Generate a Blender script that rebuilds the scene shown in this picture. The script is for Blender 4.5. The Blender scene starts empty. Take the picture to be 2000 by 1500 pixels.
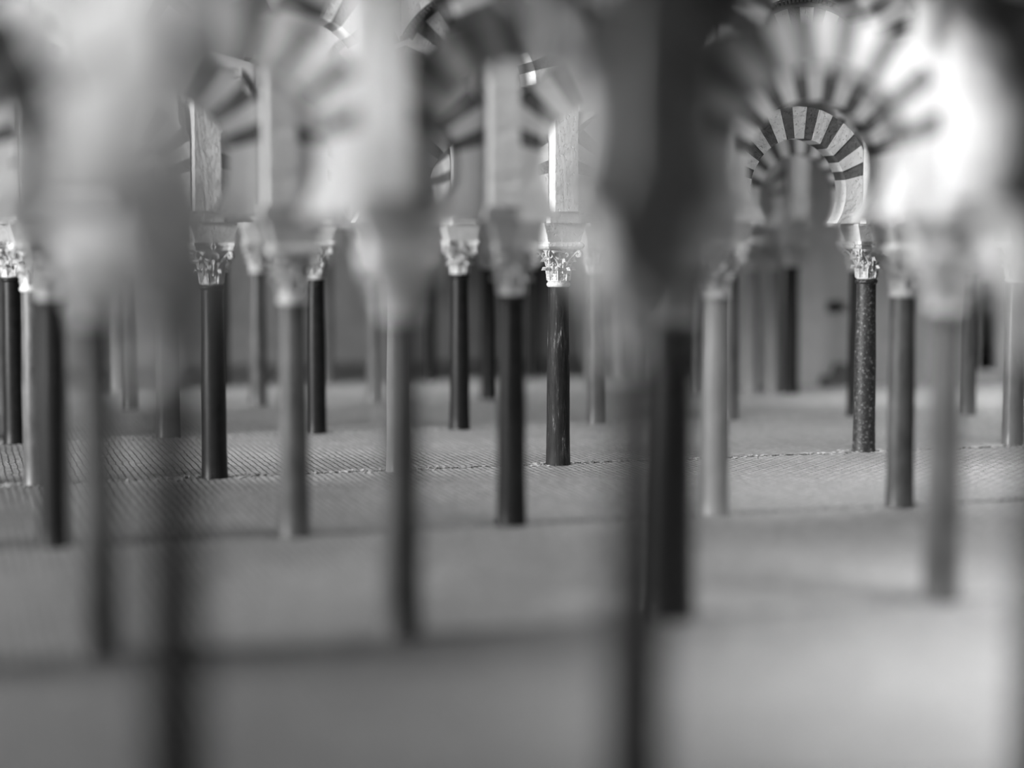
import bpy, bmesh, math, random
from mathutils import Vector, Matrix, noise as mnoise
random.seed(7)
C = bpy.context.scene.collection
SC = bpy.context.scene
S = 0.25            # the place is an architectural model: one building unit = 0.25 m
# ------------------------------------------------------------------ camera
F_PX = 3600.0
PITCH = math.atan(297.0 / F_PX)
cam_d = bpy.data.cameras.new('camera')
cam = bpy.data.objects.new('camera', cam_d); C.objects.link(cam)
cam.location = (0, 0, 1.0 * S)
cam.rotation_euler = (math.pi / 2 - PITCH, 0, 0)
cam_d.sensor_width = 36.0
cam_d.lens = 36.0 * F_PX / 2000.0
cam_d.clip_start = 0.01; cam_d.clip_end = 60
cam_d.dof.use_dof = True
cam_d.dof.focus_distance = 8.0 * S
cam_d.dof.aperture_fstop = (cam_d.lens / 1000.0) / (0.178 * S)
SC.camera = cam
# ------------------------------------------------------------------ light
w = bpy.data.worlds.new('world'); SC.world = w; w.use_nodes = True
w.node_tree.nodes['Background'].inputs[0].default_value = (0.5, 0.5, 0.5, 1)
w.node_tree.nodes['Background'].inputs[1].default_value = 0.01
def area(name, loc, target, sx, sy, power, spread=180, down=False):
    d = bpy.data.lights.new(name, 'AREA'); d.shape = 'RECTANGLE'
    d.size = sx * S; d.size_y = sy * S; d.energy = power * S * S; d.spread = math.radians(spread)
    o = bpy.data.objects.new(name, d); C.objects.link(o)
    o.location = Vector(loc) * S
    o.rotation_euler = (Vector(target) - Vector(loc)).to_track_quat('-Z', 'Y').to_euler()
    if down: o.rotation_euler = (0, 0, math.radians(17))     # straight down, long side along the naves
    return o
area('window_light', (-8.0, 0.8, 2.0), (1.0, 6.0, 1.45), 2.4, 1.1, 60)         # tall daylight at the open left side
area('window_light', (-8.0, 3.4, 2.1), (1.5, 7.6, 1.45), 1.8, 1.0, 1850)
area('pier_fill', (-1.3, 0.3, 2.6), (-0.95, 3.0, 1.55), 0.3, 0.3, 8, 28)
area('pier_fill', (-0.95, 3.45, 2.4), (-0.33, 4.42, 1.25), 0.15, 0.15, 0.8, 22)     # this group: unseen narrow lamps, added to brighten chosen piers
area('pier_fill', (0.50, 4.05, 2.7), (1.12, 4.85, 1.3), 0.25, 0.25, 3.4, 30)
area('pier_fill', (-2.2, 5.4, 2.6), (0.3, 7.6, 1.3), 0.4, 0.4, 1.5, 40)
area('pier_fill', (-0.6, 6.6, 2.6), (2.1, 8.2, 1.3), 0.4, 0.4, 2.5, 40)
area('overhead_fill', (2.6, 3.9, 4.2), (2.2, 4.0, 0.0), 1.5, 1.0, 165, 55)
area('overhead_fill', (1.0, 5.4, 4.2), (0.9, 5.8, 0.0), 1.2, 1.2, 30, 70)  # this and the strips below are unseen fills, added to brighten the floor
area('overhead_fill', (2.2, 7.6, 4.2), (0, 0, 0), 2.5, 0.5, 40, 40, True)
area('overhead_fill', (0.5, 7.1, 4.2), (0, 0, 0), 2.5, 0.5, 14, 40, True)
area('overhead_fill', (0.0, 8.7, 4.2), (0, 0, 0), 4.0, 0.5, 40, 40, True)
area('overhead_fill', (3.0, 9.6, 4.2), (0, 0, 0), 2.5, 0.5, 30, 40, True)
area('overhead_fill', (0.0, 10.35, 4.2), (0, 0, 0), 4.0, 0.5, 22, 40, True)
area('overhead_fill', (3.2, 11.2, 4.2), (0, 0, 0), 2.5, 0.5, 60, 40, True)
area('overhead_fill', (-0.9, 11.7, 4.2), (0, 0, 0), 4.0, 0.5, 45, 40, True)
SC.view_settings.view_transform = 'Standard'
SC.view_settings.look = 'None'
SC.view_settings.exposure = 0.0
SC.view_settings.gamma = 1.0
SC.view_settings.use_curve_mapping = False

# ------------------------------------------------------------------ materials
def new_mat(name):
    m = bpy.data.materials.new(name); m.use_nodes = True
    nt = m.node_tree; b = nt.nodes['Principled BSDF']
    tc = nt.nodes.new('ShaderNodeTexCoord'); mp = nt.nodes.new('ShaderNodeMapping')
    mp.inputs['Scale'].default_value = (1 / S, 1 / S, 1 / S)
    nt.links.new(tc.outputs['Object'], mp.inputs['Vector'])
    return m, nt, b, mp
def noise(nt, mp, scale, detail=4, rough=0.6, stretch=None):
    n = nt.nodes.new('ShaderNodeTexNoise'); n.inputs['Scale'].default_value = scale
    n.inputs['Detail'].default_value = detail; n.inputs['Roughness'].default_value = rough
    if stretch:
        m2 = nt.nodes.new('ShaderNodeMapping'); m2.inputs['Scale'].default_value = stretch
        nt.links.new(mp.outputs[0], m2.inputs[0]); nt.links.new(m2.outputs[0], n.inputs['Vector'])
    else:
        nt.links.new(mp.outputs[0], n.inputs['Vector'])
    return n
def ramp(nt, src, stops):
    r = nt.nodes.new('ShaderNodeValToRGB'); e = r.color_ramp.elements
    e[0].position, e[0].color = stops[0][0], (stops[0][1],) * 3 + (1,)
    e[1].position, e[1].color = stops[-1][0], (stops[-1][1],) * 3 + (1,)
    for p, c in stops[1:-1]:
        k = e.new(p); k.color = (c, c, c, 1)
    nt.links.new(src, r.inputs[0]); return r
def bump(nt, b, src, dist, strength=1.0, prev=None):
    k = nt.nodes.new('ShaderNodeBump'); k.inputs['Distance'].default_value = dist * S
    k.inputs['Strength'].default_value = strength
    nt.links.new(src, k.inputs['Height'])
    if prev: nt.links.new(prev.outputs[0], k.inputs['Normal'])
    nt.links.new(k.outputs[0], b.inputs['Normal']); return k
def plaster(name, lo, hi, rough=0.8, bd=0.006, sc=45, streak=False):
    m, nt, b, mp = new_mat(name)
    n1 = noise(nt, mp, 7, 5); r = ramp(nt, n1.outputs[0], [(0.3, lo), (0.7, hi)])
    nt.links.new(r.outputs[0], b.inputs['Base Color']); b.inputs['Roughness'].default_value = rough
    n2 = noise(nt, mp, sc, 5, 0.6, (1, 1, 0.45) if streak else None); k = bump(nt, b, n2.outputs[0], bd, 1.0)
    n3 = noise(nt, mp, sc * 2.2, 2, 0.5)
    r3 = ramp(nt, n3.outputs[0], [(0.60, 0.0), (0.74, 1.0)])
    bump(nt, b, r3.outputs[0], -bd * 0.8, 1.0, k)
    return m
def stone(name, stops, scale, rough, stretch=None, bd=0.0, detail=6, nr=0.7, spec=0.3):
    m, nt, b, mp = new_mat(name)
    n1 = noise(nt, mp, scale, detail, nr, stretch); r = ramp(nt, n1.outputs[0], stops)
    nt.links.new(r.outputs[0], b.inputs['Base Color']); b.inputs['Roughness'].default_value = rough
    b.inputs['Specular IOR Level'].default_value = spec
    if bd: bump(nt, b, n1.outputs[0], bd, 0.7)
    return m
M = {
 'plaster': plaster('light rough plaster', 0.50, 0.66, streak=True),
 'voussoir_light': plaster('light plaster voussoir', 0.52, 0.68),
 'voussoir_dark': plaster('dark brick voussoir', 0.065, 0.125, bd=0.008),
 'impost': plaster('grey impost stone', 0.36, 0.52, bd=0.003),
 'capital': plaster('cast capital', 0.42, 0.60, 0.55, bd=0.005, sc=60),
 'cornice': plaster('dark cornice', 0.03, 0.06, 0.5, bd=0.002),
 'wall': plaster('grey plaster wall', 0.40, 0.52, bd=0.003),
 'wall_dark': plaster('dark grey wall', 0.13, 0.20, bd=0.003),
 'crumb': plaster('grey mortar crumb', 0.16, 0.26, bd=0.002),
 'dark': plaster('dark opening', 0.012, 0.02),
 'black': stone('polished black marble', [(0.35, 0.006), (0.7, 0.014)], 20, 0.42, None, 0.0006, spec=0.2),
 'veined': stone('dark veined marble', [(0.38, 0.008), (0.54, 0.018), (0.61, 0.05), (0.65, 0.30), (0.72, 0.45)], 60, 0.55, (1, 1, 0.12), 0.003, 8, 0.75, spec=0.15),
 'speckled': stone('speckled dark granite', [(0.40, 0.018), (0.55, 0.035), (0.66, 0.20)], 70, 0.4, None, 0.003),
 'mid': stone('grey marble', [(0.3, 0.07), (0.7, 0.15)], 12, 0.35, (1, 1, 0.3), 0.002),
 'soft': stone('mottled grey marble', [(0.3, 0.03), (0.7, 0.11)], 14, 0.4, (1, 1, 0.4), 0.002),
 'pale': stone('pale grey marble', [(0.3, 0.18), (0.7, 0.30)], 10, 0.35, (1, 1, 0.3), 0.002),
}
def floor_mat():
    m, nt, b, mp = new_mat('grey brick floor')
    rot = nt.nodes.new('ShaderNodeMapping'); rot.inputs['Rotation'].default_value = (0, 0, -PHI + math.pi / 2)
    nt.links.new(mp.outputs[0], rot.inputs[0])
    nz = noise(nt, mp, 9, 3)
    mix = nt.nodes.new('ShaderNodeMixRGB'); mix.inputs[0].default_value = 0.018
    nt.links.new(rot.outputs[0], mix.inputs[1]); nt.links.new(nz.outputs['Color'], mix.inputs[2])
    br = nt.nodes.new('ShaderNodeTexBrick'); nt.links.new(mix.outputs[0], br.inputs['Vector'])
    br.inputs['Scale'].default_value = 1.0
    br.inputs['Brick Width'].default_value = 0.052; br.inputs['Row Height'].default_value = 0.027
    br.inputs['Mortar Size'].default_value = 0.0042; br.inputs['Mortar Smooth'].default_value = 0.6
    br.inputs['Color1'].default_value = (0.17, 0.17, 0.17, 1); br.inputs['Color2'].default_value = (0.23, 0.23, 0.23, 1)
    br.inputs['Mortar'].default_value = (0.06, 0.06, 0.06, 1)
    n1 = noise(nt, mp, 1.3, 4)
    r1 = ramp(nt, n1.outputs[0], [(0.3, 0.82), (0.7, 1.0)])
    mul = nt.nodes.new('ShaderNodeMixRGB'); mul.blend_type = 'MULTIPLY'; mul.inputs[0].default_value = 1
    nt.links.new(br.outputs['Color'], mul.inputs[1]); nt.links.new(r1.outputs[0], mul.inputs[2])
    nt.links.new(mul.outputs[0], b.inputs['Base Color']); b.inputs['Roughness'].default_value = 0.75
    k = bump(nt, b, br.outputs['Fac'], -0.016, 1.0)
    n2 = noise(nt, mp, 60, 4); bump(nt, b, n2.outputs[0], 0.016, 1.0, k)
    return m

# ------------------------------------------------------------------ mesh helpers
def link(name, bm, mats, parent=None, smooth=False):
    bmesh.ops.recalc_face_normals(bm, faces=bm.faces)
    me = bpy.data.meshes.new(name); bm.to_mesh(me); bm.free()
    for m in (mats if isinstance(mats, (list, tuple)) else [mats]): me.materials.append(M[m] if isinstance(m, str) else m)
    if smooth:
        for p in me.polygons: p.use_smooth = True
        me.set_sharp_from_angle(angle=math.radians(40))
    o = bpy.data.objects.new(name, me); C.objects.link(o)
    if parent: o.parent = parent
    return o
def empty(name, loc, rz, label, cat, group):
    o = bpy.data.objects.new(name, None); C.objects.link(o)
    o.location = loc; o.rotation_euler = (0, 0, rz); o.empty_display_size = 0.02
    o['label'] = label; o['category'] = cat; o['group'] = group
    return o
def box(bm, x0, x1, y0, y1, z0, z1, mi=0, tx=0.0, ty=0.0):
    """box; tx/ty widen the top"""
    vs = [bm.verts.new(v) for v in ((x0, y0, z0), (x1, y0, z0), (x1, y1, z0), (x0, y1, z0),
          (x0 - tx, y0 - ty, z1), (x1 + tx, y0 - ty, z1), (x1 + tx, y1 + ty, z1), (x0 - tx, y1 + ty, z1))]
    for f in ((3, 2, 1, 0), (4, 5, 6, 7), (0, 1, 5, 4), (1, 2, 6, 5), (2, 3, 7, 6), (3, 0, 4, 7)):
        bm.faces.new([vs[i] for i in f]).material_index = mi
    return vs
def lathe(bm, prof, n=40, mi=0, wob=0.0):
    rings = []
    for r, z in prof:
        rings.append([bm.verts.new(((r + random.uniform(-wob, wob)) * math.cos(2 * math.pi * i / n), (r + random.uniform(-wob, wob)) * math.sin(2 * math.pi * i / n), z)) for i in range(n)])
    for a, b in zip(rings, rings[1:]):
        for i in range(n): bm.faces.new((a[i], a[(i + 1) % n], b[(i + 1) % n], b[i])).material_index = mi
    bm.faces.new(rings[0][::-1]).material_index = mi; bm.faces.new(rings[-1]).material_index = mi
def prism(bm, pts, y0, y1, mi=0):
    """closed polygon in x,z pushed through y0..y1"""
    a = [bm.verts.new((x, y0, z)) for x, z in pts]; b = [bm.verts.new((x, y1, z)) for x, z in pts]
    n = len(pts)
    bm.faces.new(a).material_index = mi; bm.faces.new(b[::-1]).material_index = mi
    for i in range(n): bm.faces.new((a[i], a[(i + 1) % n], b[(i + 1) % n], b[i])).material_index = mi
def tube(bm, pts, rads, n=8, mi=0):
    rings = []
    for i, p in enumerate(pts):
        p = Vector(p); t = (Vector(pts[min(i + 1, len(pts) - 1)]) - Vector(pts[max(i - 1, 0)])).normalized()
        u = t.orthogonal().normalized(); v = t.cross(u)
        if i and rings:
            pu = prev_u - t * prev_u.dot(t); u = pu.normalized(); v = t.cross(u)
        prev_u = u
        rings.append([bm.verts.new(p + (u * math.cos(2 * math.pi * k / n) + v * math.sin(2 * math.pi * k / n)) * rads[i]) for k in range(n)])
    for a, b in zip(rings, rings[1:]):
        for k in range(n): bm.faces.new((a[k], a[(k + 1) % n], b[(k + 1) % n], b[k])).material_index = mi
    bm.faces.new(rings[0][::-1]).material_index = mi; bm.faces.new(rings[-1]).material_index = mi

# ------------------------------------------------------------------ column
Z_SH, Z_AB, Z_CAP, Z_IMP = 0.787, 0.925, 0.957, 1.037
def shaft_bm():
    bm = bmesh.new()
    pr = [(0.0545, 0.0), (0.0545, 0.006), (0.0525, 0.012)]
    for i in range(1, 13):
        t = i / 12; pr.append((0.0525 - 0.0085 * t - 0.001 * math.sin(t * 9), 0.012 + (Z_SH - 0.022 - 0.012) * t))
    lathe(bm, pr, 40, 0, 0.0003); return bm
def ring_bm():
    bm = bmesh.new(); z = Z_SH - 0.022
    lathe(bm, [(0.0425, z), (0.047, z + 0.002), (0.0505, z + 0.007), (0.0512, z + 0.012), (0.0490, z + 0.018), (0.0445, z + 0.022)], 40)
    return bm
def leaf(bm, ang, r0, z0, h, wd, curl, th=0.006):
    """acanthus leaf: ribbed lobed tongue that hugs the bell, then curls out and droops at the tip"""
    N = 14; cols = 7; rows_ = []; ca, sa = math.cos(ang), math.sin(ang)
    for i in range(N + 1):
        t = i / N
        if t < 0.68:
            r = r0 + 0.010 + 0.008 * t; z = z0 + h * t / 0.68 * 0.86
        else:
            q = (t - 0.68) / 0.32; th_ = q * 3.5
            r = r0 + 0.0154 + curl * 0.55 * (1 - math.cos(th_)); z = z0 + h * 0.86 + h * 0.17 * math.sin(th_)
        lobe = 1 + 0.24 * (1 if i % 3 == 1 else -0.6)
        ww = wd * (0.85 + 0.25 * math.sin(t * math.pi)) * (1 - 0.62 * max(0, t - 0.6) / 0.4) * lobe
        rr = []
        for j in range(cols):
            s = j / (cols - 1) * 2 - 1
            rad = r + (0.003 if j % 2 else -0.001) - 0.007 * s * s + (0.005 if j == cols // 2 else 0) + (0.003 if i % 3 == 1 and abs(s) > 0.5 else 0)
            rr.append((rad, s * ww, z))
        rows_.append(rr)
    def P(rad, tg, z): return (rad * ca - tg * sa, rad * sa + tg * ca, z)
    fr = [[bm.verts.new(P(*q)) for q in rr] for rr in rows_]
    bk = []
    for i, rr in enumerate(rows_):
        t = i / N; q_ = max(0, (t - 0.68) / 0.32); dr, dz = -th * math.cos(q_ * 2.6), -th * math.sin(q_ * 2.6) * 0.8
        bk.append([bm.verts.new(P(q[0] + dr, q[1] * 0.9, q[2] + dz)) for q in rr])
    for i in range(N):
        for j in range(cols - 1):
            bm.faces.new((fr[i][j], fr[i][j + 1], fr[i + 1][j + 1], fr[i + 1][j]))
            bm.faces.new((bk[i][j], bk[i + 1][j], bk[i + 1][j + 1], bk[i][j + 1]))
        bm.faces.new((fr[i][0], fr[i + 1][0], bk[i + 1][0], bk[i][0]))
        bm.faces.new((fr[i][-1], bk[i][-1], bk[i + 1][-1], fr[i + 1][-1]))
    for j in range(cols - 1):
        bm.faces.new((fr[0][j], bk[0][j], bk[0][j + 1], fr[0][j + 1]))
        bm.faces.new((fr[N][j], fr[N][j + 1], bk[N][j + 1], bk[N][j]))
def capital_bm(kind):
    bm = bmesh.new()
    lathe(bm, [(0.043, Z_SH), (0.047, Z_SH + 0.004), (0.044, Z_SH + 0.010), (0.043, Z_SH + 0.03), (0.045, Z_SH + 0.07), (0.053, Z_SH + 0.11), (0.066, Z_AB)], 32)
    for k in range(8): leaf(bm, k * math.pi / 4 + math.pi / 8, 0.033, Z_SH + 0.006, 0.056, 0.0125, 0.013, 0.005)
    for k in range(8): leaf(bm, k * math.pi / 4, 0.036, Z_SH + 0.036, 0.064, 0.0115, 0.018, 0.005)
    for k in range(4):                       # corner volutes: a stem ending in a scroll
        a = math.pi / 4 + k * math.pi / 2
        for sg in (-1, 1):
            pts = []; rad = []
            for i in range(26):
                t = i / 25
                if t < 0.45:
                    q = t / 0.45; r = 0.047 + 0.048 * q ** 1.5; z = Z_SH + 0.068 + 0.066 * q; tg = sg * (0.019 * (1 - q) + 0.005)
                else:
                    q = (t - 0.45) / 0.55; th = math.pi / 2 - q * 3.6 * math.pi * 0.9; rr = 0.0150 * (1 - q * 0.75)
                    r = 0.095 + rr * math.cos(th); z = Z_SH + 0.119 + rr * math.sin(th); tg = sg * 0.0055
                pts.append((r * math.cos(a) - tg * math.sin(a), r * math.sin(a) + tg * math.cos(a), z)); rad.append(0.0042 * (1 - 0.3 * t))
            tube(bm, pts, rad, 6)
        b = k * math.pi / 2                  # inner scrolls between the corners
        for sg in (-1, 1):
            pts = []; rad = []
            for i in range(16):
                q = i / 15; th = -math.pi / 2 + sg * q * 4.2; rr = 0.0105 * (1 - q * 0.7)
                tg = sg * 0.013 + rr * math.cos(th) ; z = Z_SH + 0.118 + rr * math.sin(th)
                pts.append((0.064 * math.cos(b) - tg * math.sin(b), 0.064 * math.sin(b) + tg * math.cos(b), z)); rad.append(0.0032)
            tube(bm, pts, rad, 6)
    rnd = random.Random(3)                   # drilled berry clusters between the leaves
    for k in range(64):
        a = rnd.uniform(0, 2 * math.pi); z = rnd.uniform(Z_SH + 0.05, Z_AB - 0.01); r = 0.048 + 0.02 * ((z - Z_SH) / 0.14) ** 2
        mt = Matrix.Translation((r * math.cos(a), r * math.sin(a), z))
        bmesh.ops.create_icosphere(bm, subdivisions=1, radius=rnd.uniform(0.0035, 0.0065), matrix=mt)
    for v in bm.verts:                       # worn, slightly lumpy cast surface
        n = mnoise.noise(v.co * 140); f = 1 + 0.035 * n
        v.co.x *= f; v.co.y *= f; v.co.z += 0.0015 * mnoise.noise(v.co * 170 + Vector((5, 5, 5)))
    return bm
def abacus_bm(kind):
    bm = bmesh.new()
    if kind == 1:                            # thick rounded bar abacus
        h = 0.086; n = 8
        for (za, zb, e) in ((Z_AB, Z_AB + 0.008, 0.0), ): pass
        prof = [(h - 0.012, Z_AB), (h - 0.002, Z_AB + 0.005), (h + 0.004, Z_AB + 0.014), (h + 0.003, Z_AB + 0.022), (h - 0.006, Z_CAP)]
        rings = []
        for r, z in prof:
            ring = []
            for (sx, sy) in ((-1, -1), (1, -1), (1, 1), (-1, 1)):
                for (dx, dy) in ((0.012, 0), (0, 0.012)) if sx * sy > 0 else ((0, 0.012), (0.012, 0)):
                    ring.append(bm.verts.new((sx * (r - dx), sy * (r - dy), z)))
            rings.append(ring)
        # order: sort by angle for a clean loop
        for ring in rings: ring.sort(key=lambda v: math.atan2(v.co.y, v.co.x))
        for a, b in zip(rings, rings[1:]):
            for i in range(8): bm.faces.new((a[i], a[(i + 1) % 8], b[(i + 1) % 8], b[i]))
        bm.faces.new(rings[0][::-1]); bm.faces.new(rings[-1])
    else:                                    # concave-sided corinthian abacus
        prof = [(0.90, Z_AB), (0.96, Z_AB + 0.008), (0.93, Z_AB + 0.014), (1.0, Z_AB + 0.020), (1.0, Z_CAP)]
        rings = []
        for sc, z in prof:
            ring = []
            for k in range(4):
                a = -math.pi / 2 + k * math.pi / 2
                for i in range(9):
                    s = i / 8 * 2 - 1; d = 0.068 + 0.020 * s * s; tg = s * 0.078
                    ring.append(bm.verts.new(((d * math.cos(a) - tg * math.sin(a)) * sc, (d * math.sin(a) + tg * math.cos(a)) * sc, z)))
            rings.append(ring)
        n = len(rings[0])
        for a, b in zip(rings, rings[1:]):
            for i in range(n): bm.faces.new((a[i], a[(i + 1) % n], b[(i + 1) % n], b[i]))
        bm.faces.new(rings[0][::-1]); bm.faces.new(rings[-1])
        for k in range(4):
            a = k * math.pi / 2
            for i in range(6):
                t = i * math.pi / 3; r = 0.070
                tg = 0.009 * math.cos(t); zz = Z_AB + 0.016 + 0.009 * math.sin(t)
                bmesh.ops.create_icosphere(bm, subdivisions=1, radius=0.0062, matrix=Matrix.Translation((r * math.cos(a) - tg * math.sin(a), r * math.sin(a) + tg * math.cos(a), zz)))
    return bm
# ------------------------------------------------------------------ pier above the capital
P_HW, P_HD = 0.050, 0.125
Z_UP = 1.617
def impost_bm():
    bm = bmesh.new()
    box(bm, -0.072, 0.072, -0.072, 0.072, Z_CAP, Z_CAP + 0.040, 0, 0.010, 0.006)
    box(bm, -0.083, 0.083, -0.079, 0.079, Z_CAP + 0.040, Z_CAP + 0.068, 0, 0.008, 0.004)
    box(bm, -0.092, 0.092, -0.084, 0.084, Z_CAP + 0.068, Z_IMP, 0, 0.0, 0.0)
    return bm
def plinth_bm():
    bm = bmesh.new(); z1 = Z_IMP + 0.048
    box(bm, -0.064, 0.064, -0.105, -0.050, Z_IMP, z1, 0, -0.002, 0.0)
    box(bm, -0.064, 0.064, 0.050, 0.105, Z_IMP, z1, 0, -0.002, 0.0)
    box(bm, -0.050, 0.050, -0.0502, 0.0502, Z_IMP, z1); return bm
def pier_bm():
    bm = bmesh.new(); z0 = Z_IMP + 0.048
    pts = [(-P_HW, z0), (P_HW, z0)]
    for i in range(13):
        a = math.pi * i / 12; pts.append((P_HW * math.cos(a), Z_UP - 0.01 + P_HW * math.sin(a)))
    prism(bm, pts, -P_HD, P_HD, 0)
    # fine horizontal build-up of the body so that the render has rough corners
    bmesh.ops.subdivide_edges(bm, edges=[e for e in bm.edges if abs(e.verts[0].co.z - e.verts[1].co.z) > 0.3], cuts=24)
    for v in bm.verts:
        v.co.x += random.uniform(-0.0012, 0.0012); v.co.y += random.uniform(-0.001, 0.001)
    bmesh.ops.triangulate(bm, faces=[f for f in bm.faces if len(f.verts) > 4])
    return bm
# ------------------------------------------------------------------ arches
def ring_arch(bm, Rin, Rout, zc, a0, a1, hd, clip, zmin, stripes, seg=3, mi_l=0, mi_d=1):
    """separate wedge-shaped voussoirs; stripes = list of (start, end, dark)"""
    for (s0, s1, dk) in stripes:
        n = max(seg, int((s1 - s0) / 4)); inner = []; outer = []
        jit = random.uniform(-0.0015, 0.0015); e = 0.0 if dk else 0.0015
        for i in range(n + 1):
            a = math.radians(s0 + (s1 - s0) * i / n); c, s = math.cos(a), math.sin(a)
            ro = Rout + jit
            if abs(c) > 1e-6: ro = min(ro, clip / abs(c))
            if s < -1e-6: ro = min(ro, (zc - zmin) / -s)
            ri = Rin + jit * 0.6 - e
            if s < -1e-6: ri = min(ri, (zc - zmin) / -s)
            ro = max(ro, ri + 0.0005)
            inner.append((ri * c, zc + ri * s)); outer.append((ro * c, zc + ro * s))
        hy = hd + (0.0 if dk else 0.002) + random.uniform(0, 0.001)
        prism(bm, inner + outer[::-1], -hy, hy, mi_d if dk else mi_l)
def stripe_list(lo, hi, off=0.0, first=13.0):
    """light keystone at 90 degrees, dark and light alternating to both sides"""
    out = []; L, D = 10.9, 9.6
    out.append((90 - L / 2 + off, 90 + L / 2 + off, False))
    for sg in (-1, 1):
        a = L / 2; dk = True
        while True:
            wd = D if dk else L
            b = a + wd
            lim = (90 + off - (90 - first)) if False else 90 - first
            if dk and b > lim + 4: 
                end = (90 - lo) if sg < 0 else (hi - 90)
                x0, x1 = 90 + sg * a, 90 + sg * end
                out.append((min(x0, x1) + 0, max(x0, x1), False)); break
            x0, x1 = 90 + off + sg * a, 90 + off + sg * b
            out.append((min(x0, x1), max(x0, x1), dk)); a = b; dk = not dk
    return out
def lower_arch_bm(L, zc=1.176, kr=0.318):
    bm = bmesh.new(); Rin = kr * L; Rout = 0.318 * L + 0.138
    drop = math.degrees(math.asin(min(1, (zc - Z_IMP) / Rin)))
    ring_arch(bm, Rin, Rout, zc, 0, 0, 0.046, L / 2 - P_HW - 0.003, Z_IMP + 0.0006, stripe_list(-drop, 180 + drop))
    return bm
def upper_arch_bm(L):
    bm = bmesh.new(); Rin = 0.322 * L; Rout = Rin + 0.134
    ring_arch(bm, Rin, Rout, Z_UP, 0, 0, 0.100, L / 2 - 0.001, Z_UP, stripe_list(0, 180))
    return bm
def cornice_bm(L):
    bm = bmesh.new(); R = 0.322 * L + 0.119 + 0.003
    a0 = math.degrees(math.acos(min(1, (L / 2 - 0.004) / (R + 0.040)))) + 1
    n = 60; pr = []
    for (ri, ro, hy) in ((R, R + 0.018, 0.112), (R + 0.018, R + 0.045, 0.104)):
        ins = []; outs = []
        for i in range(n + 1):
            a = math.radians(a0 + (180 - 2 * a0) * i / n)
            ins.append((ri * math.cos(a), Z_UP + ri * math.sin(a))); outs.append((ro * math.cos(a), Z_UP + ro * math.sin(a)))
        for i in range(n): prism(bm, [ins[i], ins[i + 1], outs[i + 1], outs[i]], -hy, hy)
    m = 46
    for i in range(m + 1):                   # little dentils along the outer band
        a = math.radians(a0 + 1 + (178 - 2 * a0) * i / m); dw = 0.0045
        c, s = math.cos(a), math.sin(a); r0, r1 = R + 0.020, R + 0.038
        prism(bm, [(r0 * c - dw * s, Z_UP + r0 * s + dw * c), (r0 * c + dw * s, Z_UP + r0 * s - dw * c),
                   (r1 * c + dw * s, Z_UP + r1 * s - dw * c), (r1 * c - dw * s, Z_UP + r1 * s + dw * c)], -0.124, -0.100)
    return bm
Z_TOP = 2.12
def spandrel_bm(L):
    bm = bmesh.new(); R = 0.322 * L + 0.119 + 0.048; n = 30
    a0 = math.acos(min(1, (L / 2 - 0.001) / R)); pts = []
    for i in range(n + 1):
        a = a0 + (math.pi - 2 * a0) * i / n; pts.append((R * math.cos(a), Z_UP + R * math.sin(a)))
    for (x0, z0), (x1, z1) in zip(pts, pts[1:]): prism(bm, [(x0, z0), (x1, z1), (x1, Z_TOP), (x0, Z_TOP)], -0.098, 0.098)
    return bm
# ------------------------------------------------------------------ layout
def ground(px, py):
    """where the sight line through a picture point meets the floor: used to survey the plan"""
    py = py - 6 * (py - 453) / 460.0
    u = (px - 1000) / F_PX; v = (py - 750) / F_PX
    dy = math.cos(PITCH) - v * math.sin(PITCH); dz = -math.sin(PITCH) - v * math.cos(PITCH)
    return Vector((u / -dz, dy / -dz, 0))
PHI = math.radians(17.0)
U = Vector((math.cos(PHI), math.sin(PHI), 0))
# rows from the nearest to the farthest: surveyed column feet and the stone of each shaft
ROWS = [
 ('nearest row', [(-530, 1735, 'black'), (345, 1685, 'black'), (1240, 1625, 'black'), (2030, 1570, 'black')]),
 ('second row from the front', [(-400, 1330, 'mid'), (195, 1292, 'soft'), (785, 1255, 'soft'), (1318, 1217, 'black'), (1838, 1182, 'soft')]),
 ('third row from the front', [(-385, 1095, 'black'), (108, 1074, 'black'), (576, 1054, 'soft'), (999, 1032, 'black'), (1395, 1011, 'pale'), (1757, 996, 'soft')]),
 ('sharp fourth row from the front', [(-285, 969, 'mid'), (72, 953, 'soft'), (420, 939, 'black'), (778, 926, 'pale'), (1090, 913, 'veined'), (1396, 900, 'mid'), (1687, 887, 'speckled'), (1978, 873, 'mid')]),
 ('fifth row from the front', [(-270, 882, 'black'), (29, 871, 'black'), (329, 859, 'soft'), (618, 851, 'black'), (898, 843, 'black'), (1166, 832, 'soft'), (1424, 824, 'mid'), (1672, 816, 'black'), (1888, 814, 'mid')]),
 ('sixth row from the front', [(0, 813, 'mid'), (257, 803, 'black'), (505, 796, 'soft'), (733, 789, 'mid'), (955, 784, 'black'), (1160, 778, 'pale'), (1357, 773, 'mid'), (1543, 773, 'black')]),
 ('farthest row', [(225, 768, 'pale'), (432, 760, 'black'), (637, 754, 'mid'), (837, 749, 'black'), (1040, 742, 'black'), (1218, 741, 'pale')]),
]
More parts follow.
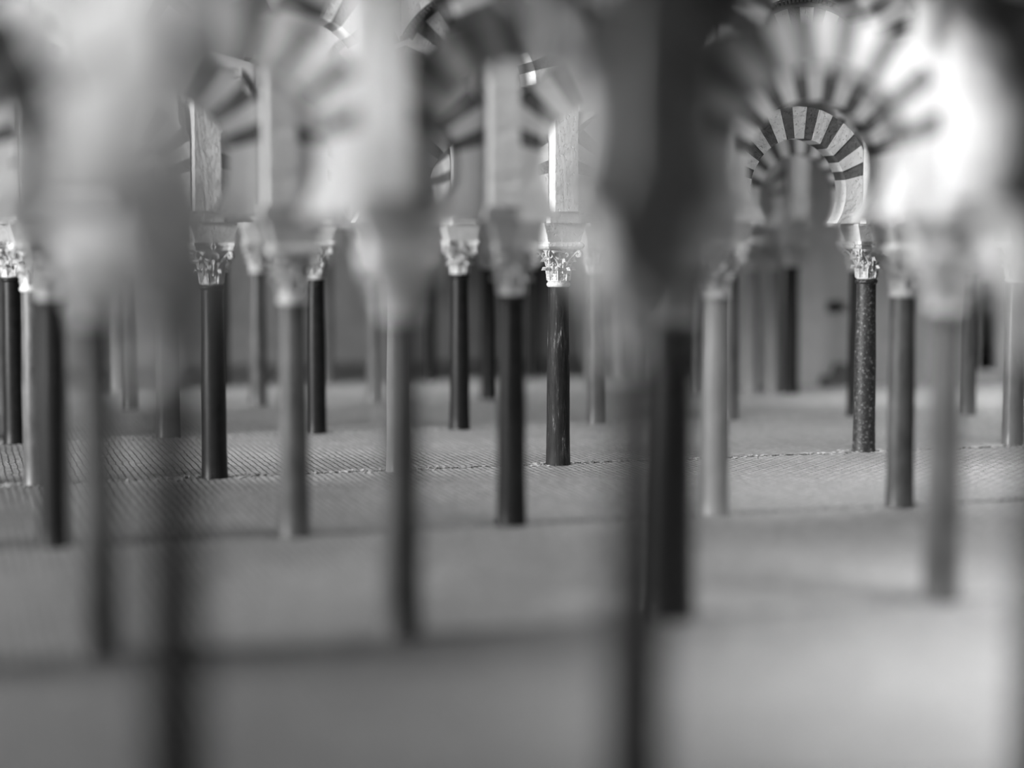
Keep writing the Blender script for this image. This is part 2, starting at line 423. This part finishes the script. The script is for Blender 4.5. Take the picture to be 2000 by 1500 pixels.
# the hand-built upper storey sits a little off the column axes (shift along the arcade)
OFF = {(0, 0): -0.05, (0, 1): -0.05, (1, 1): -0.03, (1, 2): -0.055, (1, 3): -0.01, (2, 1): -0.05, (2, 2): -0.05, (2, 3): -0.055,
       (2, 4): -0.03, (3, 2): -0.028, (3, 4): -0.010}
ORD = ['leftmost', 'second', 'third', 'fourth', 'fifth', 'sixth', 'seventh', 'eighth', 'ninth']
LOOK = {'black': 'near-black polished', 'veined': 'dark streaky veined', 'speckled': 'dark speckled granite', 'mid': 'grey marble', 'soft': 'mottled dark grey', 'pale': 'pale grey'}
protos = {}
def get_proto(key, fn):
    if key not in protos: protos[key] = fn()
    return protos[key]
def inst(name, key, bmf, mats, parent, smooth=False):
    """first use builds the mesh, later uses copy the first object"""
    if key in protos:
        o = protos[key].copy(); C.objects.link(o); o.name = name
    else:
        o = link(name, bmf(), mats, None, smooth); protos[key] = o
    o.parent = parent
    return o
def place_word(i, n):
    if i == 0: return 'leftmost'
    if i == n - 1: return 'rightmost'
    return ORD[i] + ' from the left'
row_pts = []
for ri, (rname, cols) in enumerate(ROWS):
    P = [ground(a, b) for a, b, _ in cols]; row_pts.append(P)
    # positions in words count only what shows inside the picture
    PR = math.atan2(P[-1].y - P[0].y, P[-1].x - P[0].x)
    vis = [i for i, c in enumerate(cols) if c[0] > -60]
    for i, (p, (a, b, mt)) in enumerate(zip(P, cols)):
        word = place_word(vis.index(i), len(vis)) if i in vis else 'outermost left'
        col = empty('column', p, PR, '%s column, %s in the %s' % (LOOK[mt], word, rname), 'column', 'columns of the hall')
        kind = 1 if (ri + i) % 3 == 1 else 0
        if (ri, i) == (3, 4): kind = 1
        if (ri, i) == (3, 6): kind = 0
        inst('shaft', 'shaft' + mt, shaft_bm, mt, col, True)
        rm = 'capital' if kind == 1 or mt == 'pale' else mt
        inst('necking_ring', 'ring' + rm, ring_bm, rm, col, True)
        cp = inst('capital', 'cap', lambda: capital_bm(0), 'capital', col, True)
        inst('abacus', 'ab%d' % kind, lambda: abacus_bm(kind), 'capital', cp)
        pr = empty('pier', p, PR, 'plastered pier above the %s capital, %s' % (word, rname.replace(' from the front', '')), 'pier', 'piers above the capitals')
        pr.location.z = 0.0
        im = inst('impost_block', 'impost', impost_bm, 'impost', pr)
        off = OFF.get((ri, i), 0.0)
        inst('pier_base', 'plinth', plinth_bm, 'impost', pr).location = (off, 0, 0)
        inst('pier_body', 'pier', pier_bm, 'plaster', pr).location = (off, 0, 0)
    P = [p + U * OFF.get((ri, i), 0.0) for i, p in enumerate(P)]
    for i in range(len(P) - 1):
        d = P[i + 1] - P[i]; L = d.length; rz = math.atan2(d.y, d.x); mid = (P[i] + P[i + 1]) / 2
        L = math.floor(L * 100) / 100
        word = 'leftmost' if i == 0 else ORD[i]  + (' from the left' if i else '')
        if i == len(P) - 2: word = 'rightmost'
        zc = 1.212 if ri == 2 else 1.176; kr = {(0, 0): 0.35, (0, 1): 0.375, (0, 2): 0.345, (2, 4): 0.335}.get((ri, i), 0.318)
        lo = inst('lower_arch', 'la%.2f_%.3f_%.3f' % (L, zc, kr), lambda: lower_arch_bm(L, zc, kr), ['voussoir_light', 'voussoir_dark'], None)
        lo.location = mid; lo.rotation_euler = (0, 0, rz)
        lo['label'] = 'lower striped horseshoe arch, %s in the %s' % (word, rname); lo['category'] = 'arch'; lo['group'] = 'lower horseshoe arches'
        up = empty('upper_arch', mid, rz, 'upper striped round arch, %s in the %s' % (word, rname), 'arch', 'upper round arches')
        inst('voussoir_ring', 'ua%.2f' % L, lambda: upper_arch_bm(L), ['voussoir_light', 'voussoir_dark'], up)
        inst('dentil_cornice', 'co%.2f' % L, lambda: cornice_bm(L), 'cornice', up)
        inst('spandrel_wall', 'sp%.2f' % L, lambda: spandrel_bm(L), 'plaster', up)
# ------------------------------------------------------------------ floor with toothed joints under each arcade
V = Vector((-U.y, U.x, 0))
M['floor'] = floor_mat()
bm = bmesh.new()
org = row_pts[3][4]
def vpos(q): return (q - org).dot(V)
lines = [sum(vpos(p) for p in P) / len(P) for P in row_pts]
edges_v = [-9.0] + lines + [lines[-1] + 1.6, lines[-1] + 12]
G = 0.009
for k in range(len(edges_v) - 1):
    va, vb = edges_v[k], edges_v[k + 1]
    u0, u1 = -14.0, 14.0
    fine = 3 <= k <= 5
    step = 0.022 if 2 <= k <= 5 else 0.5
    us = []; u = u0
    while u < u1:
        st = step if -3.2 < u < 4.2 else 0.5
        us.append(u); u += st
    us.append(u1)
    n = len(us) - 1
    def edge(v, sgn, teeth):
        out = []
        for i, uu in enumerate(us):
            dd = (random.uniform(0.0, 0.014) if i % 2 else random.uniform(0.0, 0.003)) if teeth else 0
            q = org + U * uu + V * (v + sgn * (G + dd)); out.append(q)
        return out
    A = edge(va, 1, k > 0 and step < 0.1); B = edge(vb, -1, step < 0.1 and k < 7)
    rise = [random.uniform(-0.0015, 0.003) if step < 0.1 else 0 for _ in us]
    at = [bm.verts.new((q.x, q.y, rise[i])) for i, q in enumerate(A)]; bt = [bm.verts.new((q.x, q.y, rise[-1 - i] )) for i, q in enumerate(B)]
    at2 = [bm.verts.new((q.x + V.x * 0.03, q.y + V.y * 0.03, 0)) for q in [org + U * uu + V * (va + G) for uu in us]]
    bt2 = [bm.verts.new((q.x - V.x * 0.03, q.y - V.y * 0.03, 0)) for q in [org + U * uu + V * (vb - G) for uu in us]]
    al = [bm.verts.new((q.x, q.y, -0.03)) for q in A]; bl = [bm.verts.new((q.x, q.y, -0.03)) for q in B]
    for i in range(n):
        bm.faces.new((al[i], al[i + 1], at[i + 1], at[i])); bm.faces.new((at[i], at[i + 1], at2[i + 1], at2[i]))
        bm.faces.new((at2[i], at2[i + 1], bt2[i + 1], bt2[i])); bm.faces.new((bt2[i], bt2[i + 1], bt[i + 1], bt[i]))
        bm.faces.new((bt[i], bt[i + 1], bl[i + 1], bl[i]))
fl = link('floor', bm, 'floor'); fl['kind'] = 'structure'
bm = bmesh.new()                               # bed under the joints
q = [org + U * a + V * b for a, b in ((-14, -9), (14, -9), (14, 24), (-14, 24))]
bm.faces.new([bm.verts.new((p.x, p.y, -0.03)) for p in q])
fb = link('floor', bm, 'dark'); fb['kind'] = 'structure'
# loose mortar crumbs lying along the joints
rg = random.Random(11)
bm = bmesh.new()
for li in (2, 3, 4):
    for k in range(900 if li == 3 else 400):
        uu = rg.uniform(-2.6, 2.9); near = min(abs(uu - (p - org).dot(U)) for p in row_pts[li])
        vv = lines[li] + rg.choice((-1, 1)) * (0.006 + abs(rg.gauss(0, 0.010 + (0.026 if near < 0.2 else 0)))); r = rg.uniform(0.003, 0.0085)
        if near > 0.22 and rg.random() < 0.55: continue
        q = org + U * uu + V * vv
        if min((q - p).length for p in row_pts[li]) < 0.062: continue
        m = Matrix.Translation((q.x, q.y, r * 0.35)) @ Matrix.Rotation(rg.uniform(0, 3), 4, 'Z') @ Matrix.Diagonal((1.5, 1.0, 0.62, 1))
        bmesh.ops.create_icosphere(bm, subdivisions=1, radius=r, matrix=m)
go = link('mortar_crumbs', bm, 'crumb'); go['kind'] = 'stuff'; go['category'] = 'crumbs'
go['label'] = 'pale mortar crumbs scattered along the floor joints under the columns'
# ------------------------------------------------------------------ far walls
def wall_strip(name, p0, p1, z1, th, mat, cuts=()):
    """upright wall from p0 to p1 (floor points); cuts = (start, end, bottom, top) openings"""
    d = (p1 - p0); L = d.length; bm = bmesh.new()
    xs = sorted({0, L, *[c[0] for c in cuts], *[c[1] for c in cuts]})
    for a, b in zip(xs, xs[1:]):
        c = [c for c in cuts if c[0] <= a + 1e-6 and c[1] >= b - 1e-6]
        if not c: box(bm, a, b, 0, th, -0.03, z1)
        else:
            if c[0][2] > 0: box(bm, a, b, 0, th, -0.03, c[0][2])
            box(bm, a, b, 0, th, c[0][3], z1)
    o = link(name, bm, mat); o.location = (p0.x, p0.y, 0); o.rotation_euler = (0, 0, math.atan2(d.y, d.x)); o['kind'] = 'structure'
    return o
far_v = lines[-1] + 1.9
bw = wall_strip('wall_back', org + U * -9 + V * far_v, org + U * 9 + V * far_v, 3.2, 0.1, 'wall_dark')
cv = lines[5] + 0.35                            # lighter wall that closes the hall on the right, just behind the sixth row
def on_wall(px):
    g = ground(px, 800); k = (cv + org.dot(V)) / g.dot(V); return (g * k - org).dot(U)
ca = on_wall(1425); cb = ca + 6
cuts = [(on_wall(1908) - ca, on_wall(1956) - ca, 0.06, 0.68), (on_wall(1612) - ca, on_wall(1650) - ca, 0.47, 0.55)]
rw = wall_strip('wall_right', org + U * ca + V * cv, org + U * cb + V * cv, 2.3, 0.12, 'wall', cuts)
for k, (px, py, ph) in enumerate(((1466, 771, 'tall pale column, left of a pair in front of the right-hand wall'), (1510, 770, 'tall pale column, right of a pair in front of the right-hand wall'), (1264, 744, 'thin pale column standing alone before the dark end wall'))):
    col = empty('column', ground(px, py), PHI, ph, 'column', 'columns of the hall')
    inst('shaft', 'shaftpale', shaft_bm, 'pale', col, True)
    inst('necking_ring', 'ringcapital', ring_bm, 'capital', col, True)
    cp = inst('capital', 'cap', None, 'capital', col, True)
    inst('abacus', 'ab1', None, 'capital', cp)
bm = bmesh.new()                                 # broken dark block on the floor before the wall
rr = random.Random(5)
box(bm, -0.10, 0.10, -0.05, 0.05, 0.0, 0.07, 0, -0.012, -0.008)
box(bm, -0.02, 0.095, -0.045, 0.045, 0.0695, 0.15, 0, -0.02, -0.01)
bmesh.ops.bevel(bm, geom=list(bm.edges), offset=0.006, segments=2, affect='EDGES')
bk = link('stone_block', bm, 'voussoir_dark'); g = org + U * on_wall(1618) + V * (cv - 0.09)
bk.location = (g.x, g.y, 0); bk.rotation_euler = (0, 0, PHI)
bk['label'] = 'small dark stepped stone block at the foot of the right-hand wall'; bk['category'] = 'block'

# ------------------------------------------------------------------ to real size
done = set()
for o in list(C.objects):
    if o.type in ('CAMERA', 'LIGHT'): continue
    if o.type == 'MESH' and o.data.name not in done:
        done.add(o.data.name); o.data.transform(Matrix.Scale(S, 4))
    o.location = o.location * S
